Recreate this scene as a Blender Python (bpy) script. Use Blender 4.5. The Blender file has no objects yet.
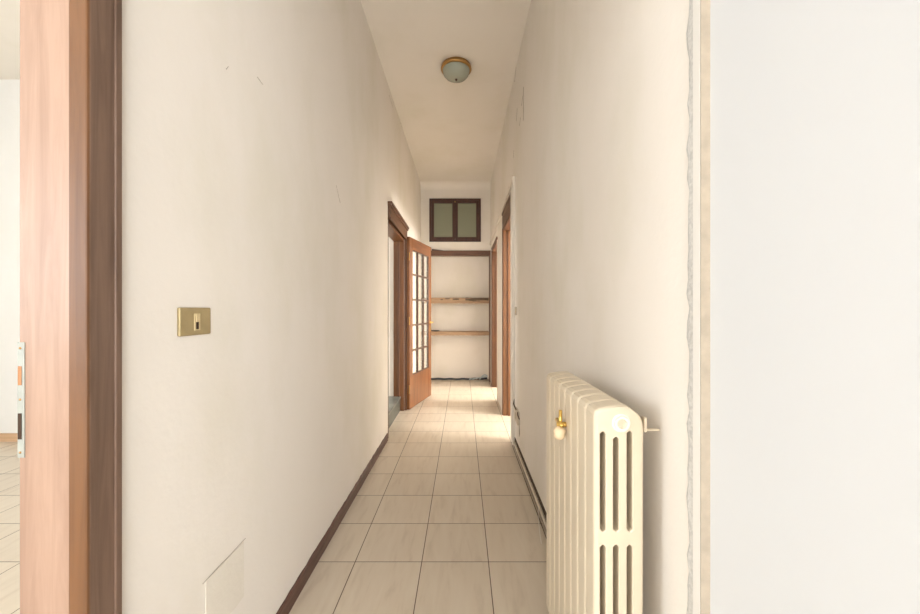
import bpy, bmesh, math, random
from mathutils import Vector, Matrix
random.seed(4)
S = bpy.context.scene
C = S.collection
PI = math.pi
H = 1.247            # camera height
CEIL = 3.44
XL, XR = -0.724, 0.485

# ------------------------------------------------------------------ materials
def new_mat(name):
    m = bpy.data.materials.new(name); m.use_nodes = True
    nt = m.node_tree
    b = nt.nodes['Principled BSDF']
    return m, nt, b

def N(nt, t, **kw):
    n = nt.nodes.new(t)
    for k, v in kw.items():
        if k in n.inputs: n.inputs[k].default_value = v
        else: setattr(n, k, v)
    return n

def ramp(nt, fac, stops):
    r = nt.nodes.new('ShaderNodeValToRGB')
    el = r.color_ramp.elements
    while len(el) < len(stops): el.new(0.5)
    for e, (p, c) in zip(el, stops):
        e.position = p; e.color = (*c, 1)
    nt.links.new(fac, r.inputs[0])
    return r.outputs[0]

def plain(name, col, rough=.5, metal=0, spec=.5, noise=0, bump=0, scale=40, **kw):
    m, nt, b = new_mat(name)
    b.inputs['Base Color'].default_value = (*col, 1)
    b.inputs['Roughness'].default_value = rough
    b.inputs['Metallic'].default_value = metal
    b.inputs['Specular IOR Level'].default_value = spec
    for k, v in kw.items(): b.inputs[k].default_value = v
    if noise or bump:
        tc = N(nt, 'ShaderNodeTexCoord')
        nz = N(nt, 'ShaderNodeTexNoise', Scale=scale, Detail=5.0)
        nt.links.new(tc.outputs['Object'], nz.inputs['Vector'])
        if noise:
            lo = tuple(c*(1-noise) for c in col); hi = tuple(min(1, c*(1+noise)) for c in col)
            o = ramp(nt, nz.outputs[0], [(.3, lo), (.7, hi)])
            nt.links.new(o, b.inputs['Base Color'])
        if bump:
            bp = N(nt, 'ShaderNodeBump', Strength=bump, Distance=.002)
            nt.links.new(nz.outputs[0], bp.inputs['Height'])
            nt.links.new(bp.outputs[0], b.inputs['Normal'])
    return m

def paint_mat(name, col, rough=.75, var=.05, bump=.25):
    """old emulsion on uneven plaster: faint stains, trowel unevenness"""
    m, nt, b = new_mat(name)
    tc = N(nt, 'ShaderNodeTexCoord')
    mp = N(nt, 'ShaderNodeMapping'); mp.inputs['Scale'].default_value = (1, 1, .55)
    nt.links.new(tc.outputs['Object'], mp.inputs[0])
    big = N(nt, 'ShaderNodeTexNoise', Scale=1.6, Detail=6.0, Roughness=.6)
    nt.links.new(mp.outputs[0], big.inputs['Vector'])
    c0 = tuple(c*(1-var*1.6) for c in col[:2]) + (col[2]*(1-var*2.6),)
    o = ramp(nt, big.outputs[0], [(.28, c0), (.52, col), (.8, tuple(min(1, c*(1+var*.5)) for c in col))])
    nt.links.new(o, b.inputs['Base Color'])
    fine = N(nt, 'ShaderNodeTexNoise', Scale=55.0, Detail=4.0, Roughness=.6)
    med = N(nt, 'ShaderNodeTexNoise', Scale=5.0, Detail=3.0)
    nt.links.new(tc.outputs['Object'], fine.inputs['Vector'])
    nt.links.new(tc.outputs['Object'], med.inputs['Vector'])
    b1 = N(nt, 'ShaderNodeBump', Strength=bump, Distance=.0025)
    b2 = N(nt, 'ShaderNodeBump', Strength=bump*1.2, Distance=.012)
    nt.links.new(fine.outputs[0], b1.inputs['Height'])
    nt.links.new(med.outputs[0], b2.inputs['Height'])
    nt.links.new(b2.outputs[0], b1.inputs['Normal'])
    nt.links.new(b1.outputs[0], b.inputs['Normal'])
    b.inputs['Roughness'].default_value = rough
    b.inputs['Specular IOR Level'].default_value = .25
    return m

def wood_mat(name, dark, light, rough=.4, axis='Z', scale=1.0, coat=0.0):
    m, nt, b = new_mat(name)
    tc = N(nt, 'ShaderNodeTexCoord')
    mp = N(nt, 'ShaderNodeMapping')
    s = [38*scale]*3; s['XYZ'.index(axis)] = 2.2*scale
    mp.inputs['Scale'].default_value = s
    nt.links.new(tc.outputs['Object'], mp.inputs[0])
    nz = N(nt, 'ShaderNodeTexNoise', Scale=1.0, Detail=6.0, Roughness=.65, Distortion=.8)
    nt.links.new(mp.outputs[0], nz.inputs['Vector'])
    o = ramp(nt, nz.outputs[0], [(.25, dark), (.6, light), (.85, tuple(c*1.12 for c in light))])
    nt.links.new(o, b.inputs['Base Color'])
    bp = N(nt, 'ShaderNodeBump', Strength=.15, Distance=.001)
    nt.links.new(nz.outputs[0], bp.inputs['Height'])
    nt.links.new(bp.outputs[0], b.inputs['Normal'])
    b.inputs['Roughness'].default_value = rough
    b.inputs['Coat Weight'].default_value = coat
    return m

def tile_mat():
    m, nt, b = new_mat('floor_tiles')
    L = nt.links
    tc = N(nt, 'ShaderNodeTexCoord')
    sx = N(nt, 'ShaderNodeSeparateXYZ'); L.new(tc.outputs['Object'], sx.inputs[0])
    def M(op, a, bb=None, cc=None):
        n = N(nt, 'ShaderNodeMath', operation=op)
        for i, v in enumerate((a, bb, cc)):
            if v is None: continue
            if isinstance(v, (int, float)): n.inputs[i].default_value = v
            else: L.new(v, n.inputs[i])
        return n.outputs[0]
    T = .33
    def cell(out, off):
        u = M('DIVIDE', M('SUBTRACT', out, off), T)
        fl = M('FLOOR', u)
        fr = M('SUBTRACT', u, fl)
        d = M('MULTIPLY', M('MINIMUM', fr, M('SUBTRACT', 1.0, fr)), T)   # metres to joint
        return fl, d
    fx, dx = cell(sx.outputs[0], .1285)
    fy, dy = cell(sx.outputs[1], 1.842)
    d = M('MINIMUM', dx, dy)
    mr = N(nt, 'ShaderNodeMapRange'); mr.interpolation_type = 'SMOOTHSTEP'
    L.new(d, mr.inputs[0]); mr.inputs[1].default_value = .0008; mr.inputs[2].default_value = .0030
    tilemask = mr.outputs[0]
    # every tile shifts and turns the marbling
    cid = N(nt, 'ShaderNodeCombineXYZ'); L.new(fx, cid.inputs[0]); L.new(fy, cid.inputs[1])
    wn = N(nt, 'ShaderNodeTexWhiteNoise'); wn.noise_dimensions = '3D'; L.new(cid.outputs[0], wn.inputs['Vector'])
    off = N(nt, 'ShaderNodeVectorMath', operation='MULTIPLY_ADD')
    L.new(wn.outputs['Color'], off.inputs[0]); off.inputs[1].default_value = (7, 7, 7); L.new(tc.outputs['Object'], off.inputs[2])
    mp = N(nt, 'ShaderNodeMapping'); L.new(off.outputs[0], mp.inputs[0])
    mp.inputs['Rotation'].default_value = (0, 0, math.radians(-33)); mp.inputs['Scale'].default_value = (22, 3.2, 1)
    vn = N(nt, 'ShaderNodeTexNoise', Scale=1.0, Detail=5.0, Roughness=.55, Distortion=.5)
    L.new(mp.outputs[0], vn.inputs['Vector'])
    col = ramp(nt, vn.outputs[0], [(.25, (.58, .485, .375)), (.45, (.67, .575, .455)), (.62, (.69, .60, .48)), (.8, (.71, .625, .505))])
    mixv = N(nt, 'ShaderNodeMix', data_type='RGBA', blend_type='MULTIPLY')
    mixv.inputs[0].default_value = 1
    tint = ramp(nt, wn.outputs['Value'], [(0, (.95, .945, .94)), (1, (1, 1, 1))])
    L.new(col, mixv.inputs[6]); L.new(tint, mixv.inputs[7])
    mg = N(nt, 'ShaderNodeMix', data_type='RGBA')
    L.new(tilemask, mg.inputs[0]); mg.inputs[6].default_value = (.10, .06, .035, 1); L.new(mixv.outputs[2], mg.inputs[7])
    L.new(mg.outputs[2], b.inputs['Base Color'])
    rr = M('MULTIPLY_ADD', tilemask, -.5, .8)
    L.new(rr, b.inputs['Roughness'])
    bp = N(nt, 'ShaderNodeBump', Strength=.5, Distance=.0015)
    L.new(tilemask, bp.inputs['Height']); L.new(bp.outputs[0], b.inputs['Normal'])
    b.inputs['Specular IOR Level'].default_value = .4
    return m

M_ = {}
M_['wall'] = paint_mat('wall_paint', (.87, .81, .735))
M_['ceil'] = paint_mat('ceiling_paint', (.89, .83, .745), var=.03, bump=.15)
M_['roomwall'] = paint_mat('side_room_paint', (.84, .82, .79), var=.02)
M_['alcove'] = paint_mat('alcove_paint', (.87, .81, .73), var=.05)
M_['patch'] = paint_mat('plaster_patch', (.82, .76, .665), var=.04, bump=.5)
M_['whitetrim'] = plain('white_gloss_trim', (.82, .79, .74), .4)
M_['whitepanel'] = plain('white_panel', (.72, .73, .74), .6, bump=.1, scale=8)
M_['reveal'] = plain('dull_beige', (.50, .43, .34), .8, noise=.1)  # darker beige than the trim and panel beside it
M_['rough'] = plain('rough_plaster_edge', (.66, .64, .60), .9, noise=.15, bump=.6, scale=120)
M_['tiles'] = tile_mat()
M_['casing'] = wood_mat('casing_wood', (.095, .054, .035), (.18, .110, .076), .45)
M_['casing_edge'] = wood_mat('casing_edge_wood', (.10, .040, .013), (.175, .075, .027), .4)
M_['jamb'] = wood_mat('jamb_wood_glare', (.30, .18, .125), (.41, .265, .19), .35)  # paler than the casing wood: glare mixed into the colour
M_['door'] = wood_mat('door_wood', (.10, .034, .008), (.215, .075, .019), .35, coat=.2)
M_['doorh'] = wood_mat('door_wood_rail', (.27, .10, .03), (.50, .215, .07), .35, axis='Y', coat=.2)
M_['muntin'] = wood_mat('muntin_wood', (.045, .018, .008), (.10, .042, .018), .45)
M_['jamb_r'] = wood_mat('far_jamb_wood', (.085, .030, .008), (.16, .062, .018), .4, coat=.1)
M_['frame_l'] = wood_mat('frame_wood', (.06, .024, .012), (.13, .056, .026), .45)
M_['headr'] = wood_mat('head_wood', (.075, .032, .018), (.16, .075, .04), .45, axis='Y')
M_['lintel'] = wood_mat('lintel_wood', (.07, .03, .016), (.15, .07, .04), .5, axis='X')
M_['transom'] = wood_mat('transom_wood', (.030, .010, .006), (.075, .027, .015), .45)
M_['skirt'] = wood_mat('skirting_wood', (.055, .024, .016), (.135, .066, .048), .5, axis='Y')
M_['rawwood'] = wood_mat('raw_shelf_wood', (.20, .115, .06), (.42, .275, .165), .7, axis='X')
M_['rad'] = plain('radiator_enamel', (.71, .61, .46), .32, spec=.5)
M_['plug'] = plain('radiator_plug', (.88, .82, .70), .3)
M_['brass'] = plain('brass', (.75, .50, .14), .3, metal=.9)
M_['brassdark'] = plain('old_brass', (.42, .24, .08), .35, metal=.8)
M_['cream'] = plain('cream_plastic', (.83, .66, .44), .4)
M_['steel'] = plain('galvanised_plate', (.36, .37, .33), .5, metal=.1, noise=.08)
M_['hole'] = plain('dark_recess', (.05, .025, .012), .9)
M_['holewood'] = plain('mortice_wood', (.42, .2, .09), .8)
M_['switch'] = plain('gold_switch_plate', (.42, .33, .17), .42, metal=.35, noise=.08, scale=25)
M_['switchkey'] = plain('switch_key', (.62, .49, .27), .4)
M_['black'] = plain('black_rubber', (.02, .02, .025), .5)
M_['cable_w'] = plain('white_cable', (.75, .71, .64), .5)
M_['duct'] = plain('painted_duct', (.80, .735, .64), .5)
M_['pipe'] = plain('painted_pipe', (.66, .58, .47), .45, noise=.12, scale=30)
M_['darkgap'] = plain('dark_brown_mottle', (.10, .065, .04), .9, noise=.4, bump=1, scale=60)  # mottled dark brown
M_['marble'] = plain('grey_marble', (.075, .08, .065), .3, noise=.35, scale=9)
M_['marbletop'] = plain('grey_marble_top', (.14, .145, .125), .3, noise=.25, scale=9)
M_['crack'] = plain('crack_line', (.40, .34, .27), .9)
M_['hose'] = plain('blue_grey_hose', (.05, .058, .07), .5)
M_['plastic'] = plain('pale_plastic_sheath', (.55, .62, .64), .4)

def glass_mat(name, tint, alpha, rough):
    m, nt, b = new_mat(name)
    tr = N(nt, 'ShaderNodeBsdfTransparent'); tr.inputs[0].default_value = (*tint, 1)
    mx = N(nt, 'ShaderNodeMixShader'); mx.inputs[0].default_value = alpha
    b.inputs['Base Color'].default_value = (*tint, 1); b.inputs['Roughness'].default_value = rough
    out = nt.nodes['Material Output']
    nt.links.new(tr.outputs[0], mx.inputs[1]); nt.links.new(b.outputs[0], mx.inputs[2])
    nt.links.new(mx.outputs[0], out.inputs[0])
    return m
M_['pane'] = glass_mat('door_pane_glass', (.92, .90, .85), .16, .06)
M_['dusty'] = glass_mat('dusty_glass', (.30, .31, .21), .85, .35)
M_['lampglass'] = plain('frosted_lamp_glass', (.50, .53, .43), .22, **{'Transmission Weight': .25, 'IOR': 1.4})
M_['winglass'] = glass_mat('window_glass', (1, 1, 1), .06, .02)

# ------------------------------------------------------------------ helpers
def bx(bm, x0, x1, y0, y1, z0, z1):
    vs = [bm.verts.new((x, y, z)) for x in (x0, x1) for y in (y0, y1) for z in (z0, z1)]
    for f in ((0, 1, 3, 2), (4, 6, 7, 5), (0, 4, 5, 1), (2, 3, 7, 6), (0, 2, 6, 4), (1, 5, 7, 3)):
        bm.faces.new([vs[i] for i in f])

def tube(bm, pts, r, seg=10, cap=True):
    pts = [Vector(p) for p in pts]
    rs = r if isinstance(r, (list, tuple)) else [r]*len(pts)
    rings = []
    up = Vector((0, 0, 1))
    for i, p in enumerate(pts):
        d = (pts[min(i+1, len(pts)-1)] - pts[max(i-1, 0)]).normalized()
        ref = up if abs(d.dot(up)) < .95 else Vector((1, 0, 0))
        a = d.cross(ref).normalized(); b = d.cross(a)
        rings.append([bm.verts.new(p + (a*math.cos(t) + b*math.sin(t))*rs[i]) for t in [2*PI*k/seg for k in range(seg)]])
    for A, B in zip(rings, rings[1:]):
        for k in range(seg):
            bm.faces.new([A[k], A[(k+1) % seg], B[(k+1) % seg], B[k]])
    if cap:
        bm.faces.new(rings[0][::-1]); bm.faces.new(rings[-1])

def lathe(bm, prof, cx, cy, seg=40, axis='Z', cz=0):
    """prof: (radius, height). axis Z: heights absolute."""
    rings = []
    for r, h in prof:
        ring = []
        if r < 1e-5: ring = [bm.verts.new(_ax(0, 0, h, cx, cy, cz, axis))]
        else:
            for k in range(seg):
                t = 2*PI*k/seg
                ring.append(bm.verts.new(_ax(r*math.cos(t), r*math.sin(t), h, cx, cy, cz, axis)))
        rings.append(ring)
    for A, B in zip(rings, rings[1:]):
        if len(A) == 1 and len(B) == 1: continue
        for k in range(seg):
            k2 = (k+1) % seg
            if len(A) == 1: bm.faces.new([A[0], B[k2], B[k]])
            elif len(B) == 1: bm.faces.new([A[k], A[k2], B[0]])
            else: bm.faces.new([A[k], A[k2], B[k2], B[k]])
def _ax(a, b, h, cx, cy, cz, axis):
    if axis == 'Z': return (cx+a, cy+b, h)
    if axis == 'Y': return (cx+a, h, cz+b)
    return (h, cy+a, cz+b)

def obj(name, bm, mat, parent=None, smooth=False, bevel=0, loc=None, kind=None, seg=2):
    bmesh.ops.recalc_face_normals(bm, faces=bm.faces)
    me = bpy.data.meshes.new(name); bm.to_mesh(me); bm.free()
    me.materials.append(mat)
    if smooth:
        for p in me.polygons: p.use_smooth = True
    o = bpy.data.objects.new(name, me); C.objects.link(o)
    if parent: o.parent = parent
    if loc: o.location = loc
    if bevel:
        b = o.modifiers.new('b', 'BEVEL'); b.width = bevel; b.segments = seg; b.limit_method = 'ANGLE'
    if kind: o['kind'] = kind
    return o

def box(name, r, mat, parent=None, bevel=0, kind=None):
    bm = bmesh.new(); bx(bm, *r)
    return obj(name, bm, mat, parent, bevel=bevel, kind=kind)

def boxes(name, rs, mat, parent=None, bevel=0, kind=None):
    bm = bmesh.new()
    for r in rs: bx(bm, *r)
    return obj(name, bm, mat, parent, bevel=bevel, kind=kind)

def thing(name, label, cat, loc=(0, 0, 0), group=None, rz=0):
    o = bpy.data.objects.new(name, None); C.objects.link(o)
    o.location = loc; o.rotation_euler = (0, 0, rz); o.empty_display_size = .05
    tag(o, label, cat, group); return o
def tag(o, label, cat, group=None):
    o['label'] = label; o['category'] = cat
    if group: o['group'] = group
    return o
def sempty(name, loc=(0, 0, 0)):
    o = bpy.data.objects.new(name, None); C.objects.link(o); o.location = loc; o['kind'] = 'structure'; return o
ST = 'structure'

# ------------------------------------------------------------------ shell
# floor of corridor and level side rooms
bm = bmesh.new(); bx(bm, -5.5, 4.3, -3.2, 7.3, -.08, 0)
obj('floor', bm, M_['tiles'], kind=ST)
# ceiling with coved edges over the corridor
bm = bmesh.new(); bx(bm, -5.5, 4.3, -3.2, 7.3, CEIL, CEIL+.1)
obj('ceiling', bm, M_['ceil'], kind=ST)
def cove(bm, p0, p1, inward, r=.055, n=6):
    p0 = Vector(p0); p1 = Vector(p1); w = Vector(inward)
    prof = []
    for k in range(n+1):
        t = PI/2*k/n
        prof.append(w*(r - r*math.cos(t)) + Vector((0, 0, -r + r*math.sin(t))))
    prof.append(Vector((0, 0, 0)))
    A = [bm.verts.new(p0+q) for q in prof]; B = [bm.verts.new(p1+q) for q in prof]
    for k in range(len(prof)):
        k2 = (k+1) % len(prof)
        bm.faces.new([A[k], A[k2], B[k2], B[k]])
bm = bmesh.new()
cove(bm, (XL, 6.43, CEIL), (XR, 6.43, CEIL), (0, -1, 0), r=.12, n=10)
obj('trim_1', bm, M_['ceil'], smooth=False, kind=ST)

L1a, L1b, L1h = -.30, .712, 2.2
L2a, L2b, L2h = 3.61, 4.62, 2.13
boxes('wall_left', [
    (-.842, XL, -2.2, L1a, 0, CEIL), (-.842, XL, L1a, L1b, L1h, CEIL),
    (-.838, XL, L1b, L2a, 0, CEIL), (-.842, XL, L2a, L2b, L2h, CEIL),
    (-.95, XL, L2b, 6.75, 0, CEIL)], M_['wall'], kind=ST)
RAa, RAb, RBa, RBb, RH = 3.54, 4.41, 5.13, 6.03, 2.21
boxes('wall_right', [
    (XR, .62, .79, RAa, 0, CEIL), (XR, .62, RAa, RAb, RH, CEIL), (XR, .62, RAb, RBa, 0, CEIL),
    (XR, .62, RBa, RBb, RH, CEIL), (XR, .62, RBb, 6.75, 0, CEIL)], M_['wall'], kind=ST)
# near end of the right wall: recessed white panel and its narrow painted trim
boxes('wall_right_near', [(.494, .62, -.30, .744, 0, CEIL), (.494, .62, -2.2, -.30, 2.4, CEIL)], M_['whitepanel'], kind=ST)  # unseen rear opening added to let fill light reach the left wall
bm = bmesh.new()
nz = 110
for side in (0,):
    pass
box('trim_2', (.476, .62, .744, .772, 0, CEIL), M_['whitetrim'], bevel=.004, kind=ST)
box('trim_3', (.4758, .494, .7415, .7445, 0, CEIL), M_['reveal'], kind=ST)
# chipped plaster edge between trim and wall
bm = bmesh.new()
prev = None
for k in range(nz+1):
    z = CEIL*k/nz
    a = random.uniform(-.004, .004)
    r = [bm.verts.new((XR+.01, .770, z)), bm.verts.new((.4785, .771+a*.3, z)), bm.verts.new((.4795+random.uniform(-.001, .0015), .788+a, z)),
         bm.verts.new((XR-.0005, .80+a*1.5, z)), bm.verts.new((XR+.01, .80, z))]
    if prev:
        for i in range(4): bm.faces.new([prev[i], prev[i+1], r[i+1], r[i]])
    prev = r
obj('trim_4', bm, M_['rough'], kind=ST)

# end of corridor: header wall with hole for the transom, alcove behind
WX0, WX1, WZ0, WZ1 = -.572, .317, 2.425, 3.17
boxes('wall_end', [
    (XL, XR, 6.43, 6.53, WZ1, CEIL), (XL, XR, 6.43, 6.53, 2.27, WZ0),
    (XL, WX0, 6.43, 6.53, WZ0, WZ1), (WX1, XR, 6.43, 6.53, WZ0, WZ1),
    (XL, XR, 6.53, 6.70, 2.25, 2.30)], M_['wall'], kind=ST)
box('wall_alcove', (-.95, .62, 6.70, 6.80, 0, CEIL), M_['alcove'], kind=ST)
# wooden lintel and its right post
boxes('trim_5', [(XL, XR, 6.405, 6.53, 2.185, 2.272), (.462, XR, 6.41, 6.53, 0, 2.185)], M_['lintel'], bevel=.004, kind=ST)
box('trim_6', (.4855, XR+.001, 6.53, 6.7, 0, 2.25), M_['alcove'], kind=ST)

# back of the corridor and side rooms (behind or beside the camera)
boxes('wall_back', [(-.842, -.66, -2.3, -2.2, 0, CEIL), (.43, .62, -2.3, -2.2, 0, CEIL), (-.66, .43, -2.3, -2.2, 2.7, CEIL)], M_['wall'], kind=ST)
# front-left bright room
boxes('wall_side_room_far', [(-5.4, -.842, 3.54, 3.612, 0, CEIL)], M_['roomwall'], kind=ST)
boxes('wall_side_room_outer', [(-5.5, -5.4, -3.2, -1.7, 0, CEIL), (-5.5, -5.4, -1.7, .1, 0, .85), (-5.5, -5.4, -1.7, .1, 2.75, CEIL),
                               (-5.5, -5.4, .1, 3.9, 0, CEIL), (-5.5, -5.4, 3.9, 5.3, 0, 1.0), (-5.5, -5.4, 3.9, 5.3, 2.6, CEIL), (-5.5, -5.4, 5.3, 7.3, 0, CEIL)], M_['roomwall'], kind=ST)
boxes('wall_side_room_back', [(-5.5, -4.8, -3.3, -3.2, 0, CEIL), (-3.4, .7, -3.3, -3.2, 0, CEIL), (-4.8, -3.4, -3.3, -3.2, 0, .8), (-4.8, -3.4, -3.3, -3.2, 2.8, CEIL), (2.7, 4.3, -3.3, -3.2, 0, CEIL), (.7, 2.7, -3.3, -3.2, 0, .8), (.7, 2.7, -3.3, -3.2, 2.8, CEIL)], M_['roomwall'], kind=ST)
box('wall_rear_partition', (-.95, -.842, -3.2, -2.2, 0, CEIL), M_['roomwall'], kind=ST)
boxes('wall_far_rooms', [(-5.5, -.95, 7.2, 7.3, 0, CEIL), (.62, 4.3, 7.2, 7.3, 0, CEIL)], M_['roomwall'], kind=ST)
boxes('wall_right_rooms', [(4.2, 4.3, -3.2, 1.9, 0, CEIL), (4.2, 4.3, 1.9, 3.2, 0, .9), (4.2, 4.3, 1.9, 3.2, 2.7, CEIL), (4.2, 4.3, 3.2, 5.0, 0, CEIL), (4.2, 4.3, 5.0, 6.2, 0, .9), (4.2, 4.3, 5.0, 6.2, 2.7, CEIL), (4.2, 4.3, 6.2, 7.3, 0, CEIL),
                           (.62, 4.2, 1.0, 1.1, 0, CEIL), (.62, 4.2, 4.70, 4.80, 0, CEIL)], M_['roomwall'], kind=ST)  # last partition added to keep one window's light out of the nearer doorway
box('baseboard_side_room', (-5.4, -.9, 3.522, 3.54, 0, .076), wood_mat('overexposed_skirting', (.50, .30, .16), (.66, .43, .26), .4, axis='X'), kind=ST)  # skirting colour lightened to carry the room's overexposure

def window(n, x, y0, y1, z0, z1):
    w = sempty(n, (x, 0, 0))
    f = .05; ym = (y0+y1)/2
    boxes('window_frame', [(-.03, .03, y0, y0+f, z0, z1), (-.03, .03, y1-f, y1, z0, z1), (-.03, .03, y0+f, y1-f, z0, z0+f),
                           (-.03, .03, y0+f, y1-f, z1-f, z1), (-.03, .03, ym-.035, ym+.035, z0+f, z1-f)], M_['whitetrim'], w, kind=ST)
    boxes('window_pane', [(-.004, .004, y0+f, ym-.035, z0+f, z1-f), (-.004, .004, ym+.035, y1-f, z0+f, z1-f)], M_['winglass'], w, kind=ST)
window('window_1', -5.45, -1.7, .1, .85, 2.75)
window('window_2', -5.45, 3.9, 5.3, 1.0, 2.6)
window('added_window_5', 1.7, -.95, .95, .8, 2.8); bpy.data.objects['added_window_5'].location = (1.7, -3.25, 0); bpy.data.objects['added_window_5'].rotation_euler = (0, 0, PI/2)  # unseen window, added so light fills the near left wall
window('added_window_6', -4.1, -.7, .7, .8, 2.8); bpy.data.objects['added_window_6'].location = (-4.1, -3.25, 0); bpy.data.objects['added_window_6'].rotation_euler = (0, 0, PI/2)  # out of view, added to brighten the side room's far wall
window('window_3', 4.25, 1.9, 3.2, .9, 2.7)
window('added_window_7', 4.25, 5.0, 6.2, .9, 2.7)  # unseen window put in to even the light in the alcove

# left skirting board, worn
bm = bmesh.new()
prev = None; y = .80; k = 0
while y <= 3.60:
    t = random.uniform(-.0022, .0022); q = random.uniform(-.001, .001)
    hh = .069 + t*1.6
    r = [bm.verts.new((XL-.004, y, 0)), bm.verts.new((-.7135+q*.4, y, 0)), bm.verts.new((-.7135+q, y, hh-.006)), bm.verts.new((-.7165+q, y, hh)), bm.verts.new((XL-.004, y, hh+.0005))]
    if prev:
        for i in range(5):
            j = (i+1) % 5
            bm.faces.new([prev[i], prev[j], r[j], r[i]])
    else: bm.faces.new(r)
    prev = r; y += .04
bm.faces.new(prev)
obj('baseboard_left', bm, M_['skirt'], kind=ST)

# door 1: near left doorway (wood casing, jamb, strike plate)
d1 = sempty('door_1', (0, 0, 0))
boxes('casing', [(XL-.001, -.704, .701, .767, 0, 2.33), (XL-.001, -.704, -.37, -.30, 0, 2.33), (XL-.001, -.704, -.30, .701, 2.2, 2.33)], M_['casing'], d1, bevel=.003, kind=ST)
box('casing_bead', (-.706, -.7005, .752, .7665, 0, 2.33), M_['casing'], d1, bevel=.002, kind=ST)
boxes('casing_edge', [(-.740, -.7045, .6975, .7115, 0, 2.2)], M_['casing_edge'], d1, bevel=.003, kind=ST)
boxes('jamb', [(-.8385, -.7395, .7035, .7125, 0, 2.2), (-.850, -.725, -.30, -.288, 0, 2.2), (-.850, -.725, -.288, .7035, 2.18, 2.2)], M_['jamb'], d1, bevel=.002, kind=ST)
sp = box('strike_plate', (-.840, -.827, .7018, .7045, .968, 1.186), M_['steel'], d1, bevel=.0008, kind=ST)
box('latch_hole', (-.8385, -.8315, .7012, .7022, 1.105, 1.141), M_['holewood'], sp, kind=ST)
box('bolt_hole', (-.8385, -.8315, .7012, .7022, 1.003, 1.052), M_['hole'], sp, kind=ST)
bm = bmesh.new()
for z in (1.175, 1.078, .978): lathe(bm, [(0, .7008), (.0022, .7012), (.0024, .7022)], -.8345, 0, 12, 'Y', z)
obj('screw', bm, M_['brassdark'], sp, smooth=True, kind=ST)

# door 2: far left doorway with step
d2 = sempty('door_2', (0, 0, 0))
bm = bmesh.new()
bx(bm, XL-.001, -.703, L2a-.005, 4.735, 2.125, 2.255)
bx(bm, XL-.001, -.690, L2a-.012, 4.745, 2.255, 2.275)
bx(bm, XL-.001, -.680, L2a-.018, 4.75, 2.275, 2.300)
bx(bm, XL-.001, -.696, L2a-.005, 4.735, 2.125, 2.15)
obj('head_casing', bm, M_['headr'], d2, bevel=.003, kind=ST)
boxes('casing', [(XL-.001, -.703, 4.625, 4.735, 0, 2.125), (-.703, -.694, 4.625, 4.65, 0, 2.125), (-.703, -.696, 4.70, 4.735, 0, 2.125)], M_['frame_l'], d2, bevel=.003, kind=ST)
boxes('jamb', [(-.853, XL, 4.598, 4.623, .17, 2.125), (-.853, XL, L2a, 4.598, 2.095, 2.13), (-.771, XL, 4.598, 4.623, 0, .17)], M_['jamb_r'], d2, bevel=.002, kind=ST)
boxes('jamb_stop', [(-.80, -.775, 4.583, 4.598, .17, 2.095)], M_['frame_l'], d2, bevel=.002, kind=ST)
box('near_jamb', (-.75, XL+.0025, L2a-.001, L2a+.02, 0, 2.1), M_['frame_l'], d2, kind=ST)
box('step_riser', (-1.0, -.772, L2a+.02, 4.623, 0, .150), M_['marble'], d2, bevel=.003, kind=ST)
box('step_tread', (-1.0, -.764, L2a+.02, 4.623, .150, .178), M_['marbletop'], d2, bevel=.006, kind=ST)
box('floor_raised', (-5.4, -.951, 3.612, 7.2, 0, .17), M_['tiles'], kind=ST)

# doors 3 and 4: right doorways
def rdoor(n, a, b):
    d = sempty(n, (0, 0, 0))
    boxes('jamb', [(XR-.004, .622, b-.022, b+.001, 0, RH), (XR-.004, .622, a-.001, a+.022, 0, RH)], M_['jamb_r'], d, bevel=.002, kind=ST)
    box('jamb_stop', (.535, .56, b-.036, b-.022, 0, RH-.03), M_['jamb_r'], d, bevel=.002, kind=ST)
    box('head_jamb', (XR-.004, .622, a+.022, b-.022, RH-.025, RH+.001), M_['headr'], d, kind=ST)
    bm = bmesh.new()
    hh = 2.40 if n == 'door_3' else 2.26
    bx(bm, .474, XR+.001, a+.001, b+.03, RH-.005, hh-.03); bx(bm, .468, XR+.001, a+.001, b+.035, hh-.03, hh)
    obj('head_casing', bm, M_['headr'], d, bevel=.003, kind=ST)
    return d
d3 = rdoor('door_3', RAa, RAb)
boxes('casing', [(.462, XR+.001, 3.43, 3.542, 0, 2.40), (.457, .462, 3.44, 3.46, 0, 2.40), (.457, .462, 3.515, 3.54, 0, 2.40)], M_['duct'], d3, bevel=.003, kind=ST)
box('far_casing', (.472, XR+.001, RAb, RAb+.03, 0, RH), M_['jamb_r'], d3, kind=ST)
d4 = rdoor('door_4', RBa, RBb)
box('far_casing', (.470, XR+.001, RBb, RBb+.05, 0, RH), M_['lintel'], d4, kind=ST)
boxes('near_casing', [(.474, XR+.001, RBa-.05, RBa, 0, RH)], M_['duct'], d4, kind=ST)

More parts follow.
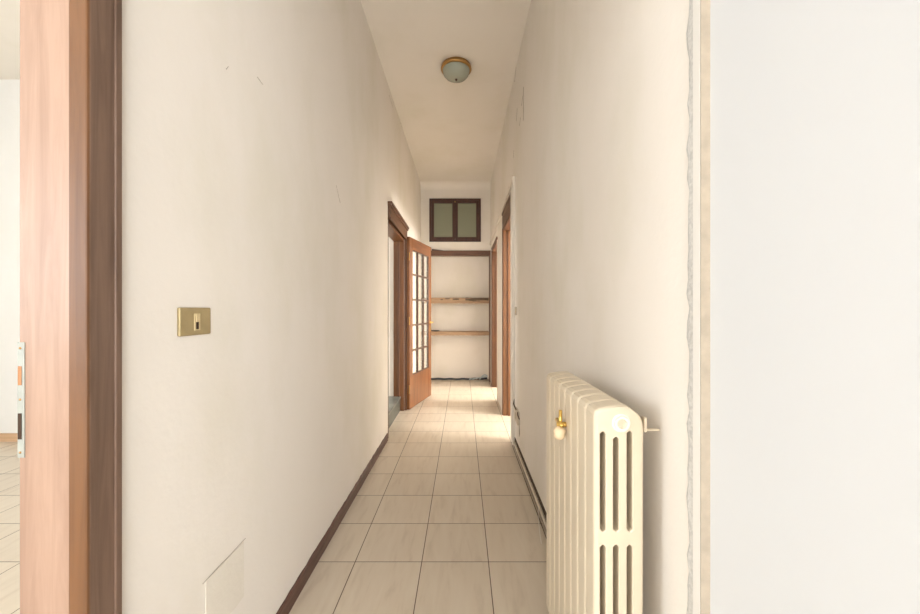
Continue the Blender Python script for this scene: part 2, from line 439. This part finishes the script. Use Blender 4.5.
# ------------------------------------------------------------------ glazed door leaf
p0 = Vector((-.655, 4.61, 0)); p1 = Vector((-.455, 5.40, 0))
dv = p1-p0; Lw = dv.length; ang = math.atan2(dv.y, dv.x)
leaf = thing('glazed_door', 'open orange-brown wooden door with fifteen small glass panes, ajar into the corridor', 'door', (p0.x, p0.y, .012), rz=ang)
TH = .038; HT = 2.145
st = .10; top_r = .145; bot = .41
boxes('stile', [(0, st, 0, TH, 0, HT)], M_['door'], leaf, bevel=.003)
boxes('stile', [(Lw-st, Lw, 0, TH, 0, HT)], M_['door'], leaf, bevel=.003)
mrail = wood_mat('door_rail_wood', (.10, .032, .008), (.225, .078, .020), .35, axis='X', coat=.2)
box('top_rail', (st, Lw-st, 0, TH, HT-top_r, HT), mrail, leaf, bevel=.002)
bm = bmesh.new()
bx(bm, st, Lw-st, .003, TH-.003, 0, bot); bx(bm, st, Lw-st, 0, TH, bot-.03, bot)
obj('bottom_panel', bm, M_['door'], leaf, bevel=.002)
gx0, gx1, gz0, gz1 = st, Lw-st, bot, HT-top_r
mw = .028; nc, nr = 3, 5
cw = (gx1-gx0-mw*(nc-1))/nc; rh = (gz1-gz0-.022*(nr-1))/nr
bm = bmesh.new()
for c in range(1, nc):
    x = gx0+c*cw+(c-1)*mw
    bx(bm, x, x+mw, .004, TH-.004, gz0, gz1)
for r in range(1, nr):
    z = gz0+r*rh+(r-1)*.022
    bx(bm, gx0, gx1, .005, TH-.005, z, z+.022)
bx(bm, gx0, gx0+.012, .004, TH-.004, gz0, gz1); bx(bm, gx1-.012, gx1, .004, TH-.004, gz0, gz1)
bx(bm, gx0, gx1, .004, TH-.004, gz0, gz0+.012); bx(bm, gx0, gx1, .004, TH-.004, gz1-.012, gz1)
obj('muntin', bm, M_['muntin'], leaf, bevel=.001)
for c in range(nc):
    for r in range(nr):
        x = gx0+c*(cw+mw); z = gz0+r*(rh+.022)
        box('glass_pane', (x, x+cw, TH/2-.002, TH/2+.002, z, z+rh), M_['pane'], leaf)
bm = bmesh.new()
hx = Lw-.05
lathe(bm, [(0, -.010), (.016, -.010), (.019, -.004), (.019, 0)], hx, 0, 20, 'Y', 1.06)
tube(bm, [(hx, -.006, 1.06), (hx, -.045, 1.06), (hx-.02, -.052, 1.06), (hx-.10, -.050, 1.056)], [.008, .008, .008, .007], 10)
h = obj('door_handle', bm, M_['brass'], leaf, smooth=True); h['label'] = 'brass lever handle'
bm = bmesh.new(); bx(bm, hx-.012, hx+.012, -.003, 0, .93, 1.0)
obj('keyhole_plate', bm, M_['brass'], leaf)
bm = bmesh.new(); bx(bm, Lw-.001, Lw+.0015, .008, TH-.008, .93, 1.15)
obj('lock_plate', bm, M_['brass'], leaf)
for z in (.25, 1.1, 1.9):
    bm = bmesh.new(); tube(bm, [(-.008, .0, z-.05), (-.008, .0, z+.05)], .007, 10)
    obj('hinge', bm, M_['brassdark'], leaf, smooth=False)

# ------------------------------------------------------------------ transom window
tw = sempty('window_4', (0, 6.43, 0))
f = .055; xm = (WX0+WX1)/2
def fr(x0, x1, z0, z1, f, ya, yb):
    return [(x0, x0+f, ya, yb, z0, z1), (x1-f, x1, ya, yb, z0, z1), (x0+f, x1-f, ya, yb, z0, z0+f), (x0+f, x1-f, ya, yb, z1-f, z1)]
boxes('window_frame', fr(WX0, WX1, WZ0, WZ1, .034, -.022, .07), M_['transom'], tw, bevel=.003, kind=ST)
for s, (a, b) in enumerate(((WX0+.034, xm), (xm, WX1-.034))):
    sash = boxes('window_sash', fr(a+.001, b-.001, WZ0+.035, WZ1-.035, .046, -.016, .02), M_['transom'], tw, bevel=.003, kind=ST)
    box('window_pane', (a+.04, b-.04, .0, .004, WZ0+.07, WZ1-.07), M_['dusty'], sash, kind=ST)
bm = bmesh.new(); bx(bm, xm-.014, xm+.014, -.026, -.015, WZ0+.05, WZ1-.05)
obj('meeting_strip', bm, M_['transom'], tw, bevel=.002, kind=ST)
bm = bmesh.new(); lathe(bm, [(0, -.04), (.012, -.038), (.014, -.026), (.008, -.02)], xm, 0, 14, 'Y', WZ1-.06)
obj('window_catch', bm, M_['brassdark'], tw, smooth=True, kind=ST)

# splinter of dark wood lying on the lintel
bm = bmesh.new()
v = [(-.60, 6.39, 2.272), (-.40, 6.39, 2.272), (-.60, 6.428, 2.272), (-.40, 6.428, 2.272), (-.60, 6.39, 2.296), (-.60, 6.428, 2.296), (-.42, 6.40, 2.276), (-.42, 6.425, 2.276)]
vv = [bm.verts.new(p) for p in v]
for q in ((0, 1, 3, 2), (4, 6, 7, 5), (0, 4, 5, 2), (1, 6, 7, 3), (0, 1, 6, 4), (2, 3, 7, 5)): bm.faces.new([vv[i] for i in q])
bmesh.ops.translate(bm, verts=bm.verts, vec=(.07, .008, .0005))
tag(obj('wood_offcut', bm, M_['transom']), 'thin dark wood sliver lying on the lintel under the transom window', 'wood offcut')

# ------------------------------------------------------------------ shelves in alcove
def shelf(label, ztop, zb, seed):
    random.seed(seed)
    t = thing('wall_shelf', label, 'shelf', (0, 6.43, ztop), 'bare wooden shelves across the alcove')
    box('plank', (XL+.002, .460, .045, .269, -.028, 0), M_['rawwood'], t, bevel=.002)
    # ragged front batten
    bm = bmesh.new(); prev = None; n = 60
    for k in range(n+1):
        x = XL+.003 + (.458-XL)*k/n
        top = .0 + random.uniform(-.010, .003); lo = -zb + random.uniform(-.002, .003)
        r = [bm.verts.new((x, .012, lo)), bm.verts.new((x, .044, lo)), bm.verts.new((x, .044, top)), bm.verts.new((x, .014, top))]
        if prev:
            for i in range(4):
                j = (i+1) % 4; bm.faces.new([prev[i], prev[j], r[j], r[i]])
        else: bm.faces.new(r)
        prev = r
    bm.faces.new(prev)
    b = obj('front_batten', bm, M_['rawwood'], t)
    return t
s1 = shelf('upper raw wooden shelf across the alcove, flaking grey paint along its front edge', 1.462, .102, 3)
bm = bmesh.new()
for (a, b, z0, z1) in ((-.38, -.34, -.045, -.02), (-.30, -.22, -.03, -.005), (-.17, -.06, -.045, -.015), (-.02, .14, -.012, .001), (.05, .45, -.05, -.018), (.14, .44, -.022, -.006), (.12, .3, -.062, -.05)):
    n = 8; pr = None
    for k in range(n+1):
        x = a+(b-a)*k/n
        r = [bm.verts.new((x, .0105, z0+random.uniform(-.004, .006))), bm.verts.new((x, .0105, z1+random.uniform(-.006, .004)))]
        if pr: bm.faces.new([pr[0], r[0], r[1], pr[1]])
        pr = r
fp = obj('flaking_paint', bm, plain('flaked_paint', (.11, .08, .05), .9, noise=.4), s1)
sol = fp.modifiers.new('s', 'SOLIDIFY'); sol.thickness = .002
s2 = shelf('lower raw wooden shelf across the alcove, brown front edge and pale plaster spot', .872, .066, 5)
# small dark cable coil on lower shelf
bm = bmesh.new()
pts = []
for k in range(60):
    t = k/59*4*PI; rr = .05+.02*math.sin(k*.7)
    pts.append((-.485+rr*1.1*math.cos(t), 6.56+rr*.8*math.sin(t), .879+.008*(k/59)+.003*math.sin(k)))
tube(bm, pts, .004, 6)
tag(obj('cable_coil', bm, M_['black'], smooth=True), 'small black coil of wire lying on the lower alcove shelf', 'cable')

# hose along the foot of the alcove wall
bm = bmesh.new()
pts = [(-.70+1.14*k/30, 6.66-.045*math.sin(PI*k/30), .020+.004*math.sin(k*1.1)) for k in range(31)]
tube(bm, pts, .018, 8)
tag(obj('cable_hose', bm, M_['hose'], smooth=True), 'dark blue-grey hose lying along the foot of the alcove wall', 'hose')
bm = bmesh.new()
pts = [(.12+.32*k/20, 6.585+.01*math.sin(k*.9), .016+.052*(k/20)**1.3+.007*abs(math.sin(k*.8))) for k in range(21)]
tube(bm, pts, [.011+.003*math.sin(k*1.7) for k in range(21)], 8)
pts = [(.30+.14*k/12, 6.56, .018+.085*math.sin(PI*(k/12)*.75)) for k in range(13)]
tube(bm, pts, .009, 8)
tag(obj('plastic_sheath', bm, M_['plastic'], smooth=True), 'pale crumpled plastic sheathing on the floor at the alcove corner', 'plastic')

# ------------------------------------------------------------------ radiator
PITCH, Y0 = .064, .884
rad = thing('radiator', 'cream cast-iron column radiator of eight sections hung on the right corridor wall', 'radiator', (.377, Y0, 0))
def sec_mesh():
    """one cast section: rounded plate with three rows of slots, wider hub headers"""
    bm = bmesh.new()
    out = [(-.0640, .150), (-.0610, .138), (-.050, .130), (-.01, .122), (.02, .124), (.045, .136), (.0545, .152),
           (.0560, .965), (.0530, .982), (.046, .996), (.022, 1.015), (.010, 1.019), (-.02, 1.018), (-.050, 1.013), (-.0595, 1.008), (-.0640, .997)]
    holes = []
    for (a, b), top in zip(((-.0495, -.0365), (-.0180, -.0050), (.0145, .0270)), (.957, .944, .958)):
        for z0, z1 in ((.18, .417), (.45, .687), (.72, top)):
            if z0 == .18: z0 = 1.140-top
            r = .005
            holes.append([(a+r, z0), (b-r, z0), (b, z0+r), (b, z1-r), (b-r, z1), (a+r, z1), (a, z1-r), (a, z0+r)])
    es = []
    for loop in [out]+holes:
        vs = [bm.verts.new((x, 0, z)) for x, z in loop]
        for i in range(len(vs)): es.append(bm.edges.new((vs[i], vs[(i+1) % len(vs)])))
    bmesh.ops.triangle_fill(bm, use_beauty=True, use_dissolve=False, edges=es)
    bmesh.ops.dissolve_limit(bm, angle_limit=.01, verts=bm.verts, edges=bm.edges)
    t = .0630
    bmesh.ops.translate(bm, verts=bm.verts, vec=(0, -t/2, 0))
    g = bmesh.ops.extrude_face_region(bm, geom=list(bm.faces))
    bmesh.ops.translate(bm, verts=[v for v in g['geom'] if isinstance(v, bmesh.types.BMVert)], vec=(0, t, 0))
    bmesh.ops.recalc_face_normals(bm, faces=bm.faces)
    # round every rim (front and back faces against the sides)
    rim = [e for e in bm.edges if len(e.link_faces) == 2 and abs(abs(e.verts[0].co.y)-t/2) < 1e-5 and abs(e.verts[0].co.y-e.verts[1].co.y) < 1e-5
           and e.calc_face_angle(0) > 1.2]
    inner = set()
    def outer(e):
        return all(v.co.x < -.055 or v.co.x > .044 or v.co.z > .99 or v.co.z < .145 for v in e.verts)
    bmesh.ops.bevel(bm, geom=[e for e in rim if outer(e)], offset=.0095, segments=4, profile=.5, affect='EDGES', clamp_overlap=True)
    rim = [e for e in bm.edges if len(e.link_faces) == 2 and abs(abs(e.verts[0].co.y)-t/2) < 1e-5 and abs(e.verts[0].co.y-e.verts[1].co.y) < 1e-5
           and e.calc_face_angle(0) > 1.2]
    bmesh.ops.bevel(bm, geom=rim, offset=.0030, segments=2, profile=.5, affect='EDGES', clamp_overlap=True)
    # hub headers bridge to the next section
    for zc in (.978, .162):
        s = 1 if zc > .5 else -1
        pr = [(-.034, .020), (-.030, .034), (-.012, .0385), (.012, .0385), (.026, .030), (.036, .020), (.036, -.010), (-.034, -.010)]
        A = [bm.verts.new((x, -.0312, zc+s*z)) for x, z in pr]; B = [bm.verts.new((x, .0328, zc+s*z)) for x, z in pr]
        f = [bm.faces.new(A), bm.faces.new(B[::-1])]
        for k in range(8): f.append(bm.faces.new([A[k], B[k], B[(k+1) % 8], A[(k+1) % 8]]))
    bmesh.ops.recalc_face_normals(bm, faces=bm.faces)
    me = bpy.data.meshes.new('section'); bm.to_mesh(me); bm.free()
    me.materials.append(M_['rad'])
    return me
sm = sec_mesh()
sec0 = None
for k in range(8):
    if k == 0: o = bpy.data.objects.new('section', sm); sec0 = o
    else: o = sec0.copy()
    C.objects.link(o); o.parent = rad; o.location = (0, PITCH*(k+.5), 0)
for z in (.978, .162):
    bm = bmesh.new()
    lathe(bm, [(0, .006), (.007, .006), (.0085, .001), (.0105, .001), (.012, -.007), (.017, -.007), (.0185, -.001), (.022, .0005), (.023, .008), (.024, .02)], .0, 0, 32, 'Y', z)
    obj('end_plug', bm, M_['plug'], rad, smooth=False)
bm = bmesh.new()
for z, dz in ((.965, 1), ):
    bx(bm, .052, .107, .026, .036, .950, .955); bx(bm, .066, .073, .022, .040, .948, .985)
obj('wall_bracket', bm, M_['rad'], rad, bevel=.003)
bm = bmesh.new()
bx(bm, .052, .107, .40, .410, .948, .958); bx(bm, .066, .073, .396, .414, .948, .985)
obj('wall_bracket', bm, M_['rad'], rad, bevel=.003)
# bleed tap on the corridor side: brass body with key and cream cap
vy = 1.128-Y0
vt = bpy.data.objects.new('bleed_tap', None); C.objects.link(vt); vt.parent = rad; vt.location = (-.064, vy, .900); vt.scale = (1.35, 1.35, 1.35)
bm = bmesh.new()
tube(bm, [(.012, 0, 0), (-.020, 0, 0)], .006, 12)
tube(bm, [(-.012, 0, -.016), (-.012, 0, .032)], [.005, .0035], 12)
tube(bm, [(-.014, -.022, .004), (-.014, .022, .004)], .005, 12)
obj('tap_body', bm, M_['brass'], vt, smooth=True)
bm = bmesh.new()
lathe(bm, [(0, -.030), (.008, -.030), (.0125, -.024), (.0135, -.010), (.007, -.003), (0, -.002)], -.016, -.006, 18, 'Z')
obj('tap_cap', bm, M_['cream'], vt, smooth=True)
# supply tails down to the floor behind the radiator foot (reach the pipes)
bm = bmesh.new()
tube(bm, [(0, PITCH*8+.0, .162), (0, PITCH*8+.05, .162), (.06, PITCH*8+.075, .16), (.088, PITCH*8+.08, .12), (.093, PITCH*8+.08, .075)], .009, 12)
obj('supply_pipe', bm, M_['rad'], rad, smooth=True)

# ------------------------------------------------------------------ pipes along the foot of the right wall
box('baseboard_right', (.480, XR+.001, .80, 3.43, 0, .074), M_['darkgap'], kind=ST)  # thin dark brown board backing the two pipes
bm = bmesh.new()
yy = [.86+.1*k for k in range(26)]
tube(bm, [(.4695+.001*math.sin(y*3), y, .047+.002*math.sin(y*2.1)) for y in yy], .0095, 12)
tag(obj('heating_pipe', bm, M_['pipe'], smooth=True), 'upper cream-painted heating pipe running along the foot of the right wall', 'pipe', 'pipes along the foot of the right wall')
bm = bmesh.new()
tube(bm, [(.4685+.001*math.sin(y*2.3+1), y, .016+.0015*math.sin(y*2.6)) for y in yy], .0085, 12)
tag(obj('heating_pipe', bm, plain('dull_pipe', (.30, .24, .18), .5, noise=.2), smooth=True), 'lower duller brown heating pipe lying just above the floor tiles by the right wall', 'pipe', 'pipes along the foot of the right wall')
bm = bmesh.new()
tube(bm, [(.458, 2.24, .060), (.448, 2.20, .058), (.434, 2.12, .045), (.424, 2.04, .022), (.420, 1.98, .003)], .0016, 6)
tag(obj('loose_wire', bm, M_['cable_w'], smooth=True), 'thin white wire hanging loose off the pipes onto the floor', 'wire')

# white duct running above the right-hand doors
bm = bmesh.new()
def duct(bm, a, b, w, d):
    a = Vector(a); b = Vector(b)
    n = 12; pr = None
    for k in range(n+1):
        p = a.lerp(b, k/n); j = random.uniform(-.003, .003)
        r = [bm.verts.new((XR+.001, p.y, p.z-w/2+j)), bm.verts.new((XR-d, p.y, p.z-w/2+j)), bm.verts.new((XR-d, p.y, p.z+w/2+j)), bm.verts.new((XR+.001, p.y, p.z+w/2+j))]
        if pr:
            for i in range(4):
                q = (i+1) % 4; bm.faces.new([pr[i], pr[q], r[q], r[i]])
        else: bm.faces.new(r)
        pr = r
    bm.faces.new(pr)
duct(bm, (0, 3.46, 2.46), (0, 6.38, 2.375), .030, .022)
bx(bm, .463, XR+.001, 3.43, 3.465, 2.40, 2.48)
tag(obj('cable_duct', bm, M_['duct'], bevel=.002), 'white cable duct running along the wall just above the right-hand doorways', 'cable duct')

# switch plates
def switch(name_label, x, y, z, nx, w=.116, hh=.074):
    t = thing('light_switch', name_label, 'light switch', (x, y, z))
    s = nx
    bm = bmesh.new()
    v = [(0, -w/2), (0, w/2)]
    bx(bm, min(0, s*.009), max(0, s*.009), -w/2, w/2, -hh/2, hh/2)
    obj('plate', bm, M_['switch'] if s > 0 else M_['reveal'], t, bevel=.003)
    if s > 0:
        box('rocker_surround', (.009, .0108, -.010, .013, -.024, .021), M_['switchkey'], t, bevel=.0008)
        k = box('rocker', (.0108, .0135, -.006, .009, -.001, .018), M_['switchkey'], t, bevel=.001)
        box('slot', (.0106, .0112, -.004, .006, -.021, -.002), M_['hole'], t)
    else:
        box('rocker', (-.012, -.009, -.012, .012, -.022, .022), M_['switchkey'], t, bevel=.001)
    return t
switch('gold-toned rectangular light switch plate with small rocker on the near left wall', XL, 1.000, 1.2165, 1)
switch('small grey switch plate on the right wall beside the first doorway casing', XR, 3.345, 1.238, -1)

# socket box with cut cables low on the right wall
t = thing('junction_box', 'beige square socket box with cut dark cables low on the right wall', 'socket', (XR, 3.25, .325))
box('cover', (-.022, .001, -.11, .09, -.055, .055), M_['pipe'], t, bevel=.004)
box('knockout', (-.024, -.022, -.05, .03, -.03, .03), M_['reveal'], t, bevel=.001)
bm = bmesh.new()
tube(bm, [(-.018, -.02, .05), (-.030, .06, .085), (-.02, .10, .12)], [.006, .007, .002], 8)
obj('cable_stub', bm, M_['darkgap'], t, smooth=True)
bm = bmesh.new()
tube(bm, [(-.018, -.10, .055), (-.022, -.13, .04), (-.016, -.18, .02)], .005, 8)
obj('cable_stub', bm, M_['darkgap'], t, smooth=True)
bm = bmesh.new()
pr = None
for k in range(9):
    z = -.055-.10*k/8; wv = .022*math.sin(PI*(k+.6)/9.2)
    r = [bm.verts.new((-.002, -.09-wv+random.uniform(-.006, .006), z)), bm.verts.new((-.002, -.09+wv, z))]
    if pr: bm.faces.new([pr[0], pr[1], r[1], r[0]])
    pr = r
o = obj('chipped_plaster', bm, M_['crack'], t); md = o.modifiers.new('s', 'SOLIDIFY'); md.thickness = .002; md.offset = 0

# plaster patch on the left wall + hairline over it
bm = bmesh.new()
pr = None
for k in range(11):
    y = 1.046+.181*k/10
    r = [bm.verts.new((XL+.0012, y, .484+random.uniform(-.001, .001))), bm.verts.new((XL+.0012, y, .30-.0*k+random.uniform(-.006, .006)))]
    if pr: bm.faces.new([pr[0], pr[1], r[1], r[0]])
    pr = r
wp = obj('trim_7', bm, M_['patch'], kind=ST); md = wp.modifiers.new('s', 'SOLIDIFY'); md.thickness = .002
def crack(bm, pts, w, axis_x, amp=.003):
    pr = None
    for i in range(len(pts)-1):
        a = Vector(pts[i]); b = Vector(pts[i+1]); n = 7
        for k in range(n+1):
            p = a.lerp(b, k/n)+Vector((0, random.uniform(-amp, amp), random.uniform(-amp, amp)*.4))
            ww = w*random.uniform(.3, 1)
            up = Vector((0, 0, ww)) if abs((b-a).y) > abs((b-a).z) else Vector((0, ww, 0))
            r = [bm.verts.new(p), bm.verts.new(p+up)]
            if pr: bm.faces.new([pr[0], pr[1], r[1], r[0]])
            pr = r
        if True: pass
x = XL+.0035
bm = bmesh.new()
crack(bm, [(x, 1.03, .487), (x, 1.235, .489)], .0014, 0, .0006)
x = XL+.0008
cl = obj('crack', bm, M_['crack'], wp); md = cl.modifiers.new('s', 'SOLIDIFY'); md.thickness = .001
bm = bmesh.new()
def lp(px, py, X):     # a wall spot from its bearing
    Y = 372*abs(X)/abs(px-462.5); return (X, Y, H+(310-py)*Y/372)
for seg in (((257, 77), (263, 85)), ((336, 185), (340, 203)), ((389, 95), (393, 108)), ((400, 122), (407, 139)), ((228, 66), (226, 69))):
    crack(bm, [lp(*p, XL+.0012) for p in seg], .0016, 0, .002)
cl = obj('trim_8', bm, M_['crack'], kind=ST); md = cl.modifiers.new('s', 'SOLIDIFY'); md.thickness = .0015
bm = bmesh.new()
for seg in (((517.3, 108), (516.6, 121)), ((523.5, 87), (523.6, 120)), ((516, 68), (514.6, 82)), ((520.5, 118), (519.5, 126)), ((523, 96), (521.5, 106)), ((514, 150), (513.4, 158)), ((509, 186), (508, 196))):
    crack(bm, [lp(*p, XR-.0015) for p in seg], .010, 0, .004)
cl = obj('trim_9', bm, M_['crack'], kind=ST); md = cl.modifiers.new('s', 'SOLIDIFY'); md.thickness = .0015

# ------------------------------------------------------------------ ceiling lamp
LX, LY = -.057, 3.345
lamp = thing('ceiling_lamp', 'round flush ceiling lamp with brass rim and frosted glass bowl', 'lamp', (LX, LY, CEIL))
bm = bmesh.new()
lathe(bm, [(0, -.001), (.128, -.001), (.134, -.008), (.130, -.016), (.137, -.022), (.139, -.032), (.132, -.040), (.124, -.043), (.118, -.038), (.0, -.03)], 0, 0, 48)
obj('rim', bm, M_['brassdark'], lamp, smooth=True)
bm = bmesh.new()
lathe(bm, [(.122, -.036), (.120, -.052), (.113, -.073), (.096, -.094), (.068, -.110), (.036, -.118), (0, -.120)], 0, 0, 48)
obj('glass_bowl', bm, M_['lampglass'], lamp, smooth=True)
bm = bmesh.new()
lathe(bm, [(.012, -.117), (.011, -.122), (.006, -.126), (.008, -.132), (0, -.136)], 0, 0, 16)
obj('finial', bm, M_['transom'], lamp, smooth=True)

# ------------------------------------------------------------------ light
w = bpy.data.worlds.new('sky'); S.world = w; w.use_nodes = True
bg = w.node_tree.nodes['Background']; bg.inputs[0].default_value = (.85, .93, 1, 1); bg.inputs[1].default_value = 3.0

def area(name, loc, rot, sx, sy, power, col=(1, 1, 1)):
    l = bpy.data.lights.new(name, 'AREA'); l.shape = 'RECTANGLE'; l.size = sx; l.size_y = sy; l.energy = power; l.color = col
    o = bpy.data.objects.new(name, l); C.objects.link(o); o.location = loc; o.rotation_euler = rot; return o
# daylight at the room windows; fill lights where windows were added
area('daylight_1', (-5.36, -.8, 1.8), (0, -PI/2, 0), 1.8, 1.75, 62, (.90, .955, 1))
area('fill_light_6', (-4.1, -3.15, 1.8), (PI/2, 0, 0), 1.4, 1.9, 36, (.90, .955, 1))  # added fill for the side room and the right wall
area('daylight_2', (-5.36, 4.6, 1.8), (0, -PI/2, 0), 1.5, 1.35, 65, (.93, .97, 1))
area('daylight_3', (4.16, 2.55, 1.8), (0, PI/2, 0), 1.7, 1.25, 235, (1, .97, .93))
area('fill_light_7', (4.16, 5.6, 1.8), (0, PI/2, 0), 1.7, 1.15, 215, (1, .96, .91))  # added fill through the last right doorway, evens the alcove
area('daylight_4', (-.1, -3.1, 1.6), (PI/2, 0, 0), 2.0, 2.4, 75, (.97, .98, 1))  # daylight from behind the camera, with no window built there
area('fill_light_5', (1.7, -3.15, 1.8), (PI/2, 0, 0), 1.9, 1.9, 84, (.93, .965, 1))  # added fill from the unseen rear room onto the left wall

# ------------------------------------------------------------------ camera
cam = bpy.data.cameras.new('camera'); co = bpy.data.objects.new('camera', cam); C.objects.link(co)
co.location = (0, 0, H); co.rotation_euler = (PI/2, 0, 0)
cam.sensor_width = 36; cam.sensor_fit = 'HORIZONTAL'; cam.lens = 36*372/920
cam.shift_x = -2.5/920; cam.shift_y = 3/920
cam.clip_start = .02
S.camera = co
S.view_settings.view_transform = 'Standard'; S.view_settings.look = 'None'
S.view_settings.exposure = 0.7; S.view_settings.gamma = 1; S.view_settings.use_curve_mapping = False
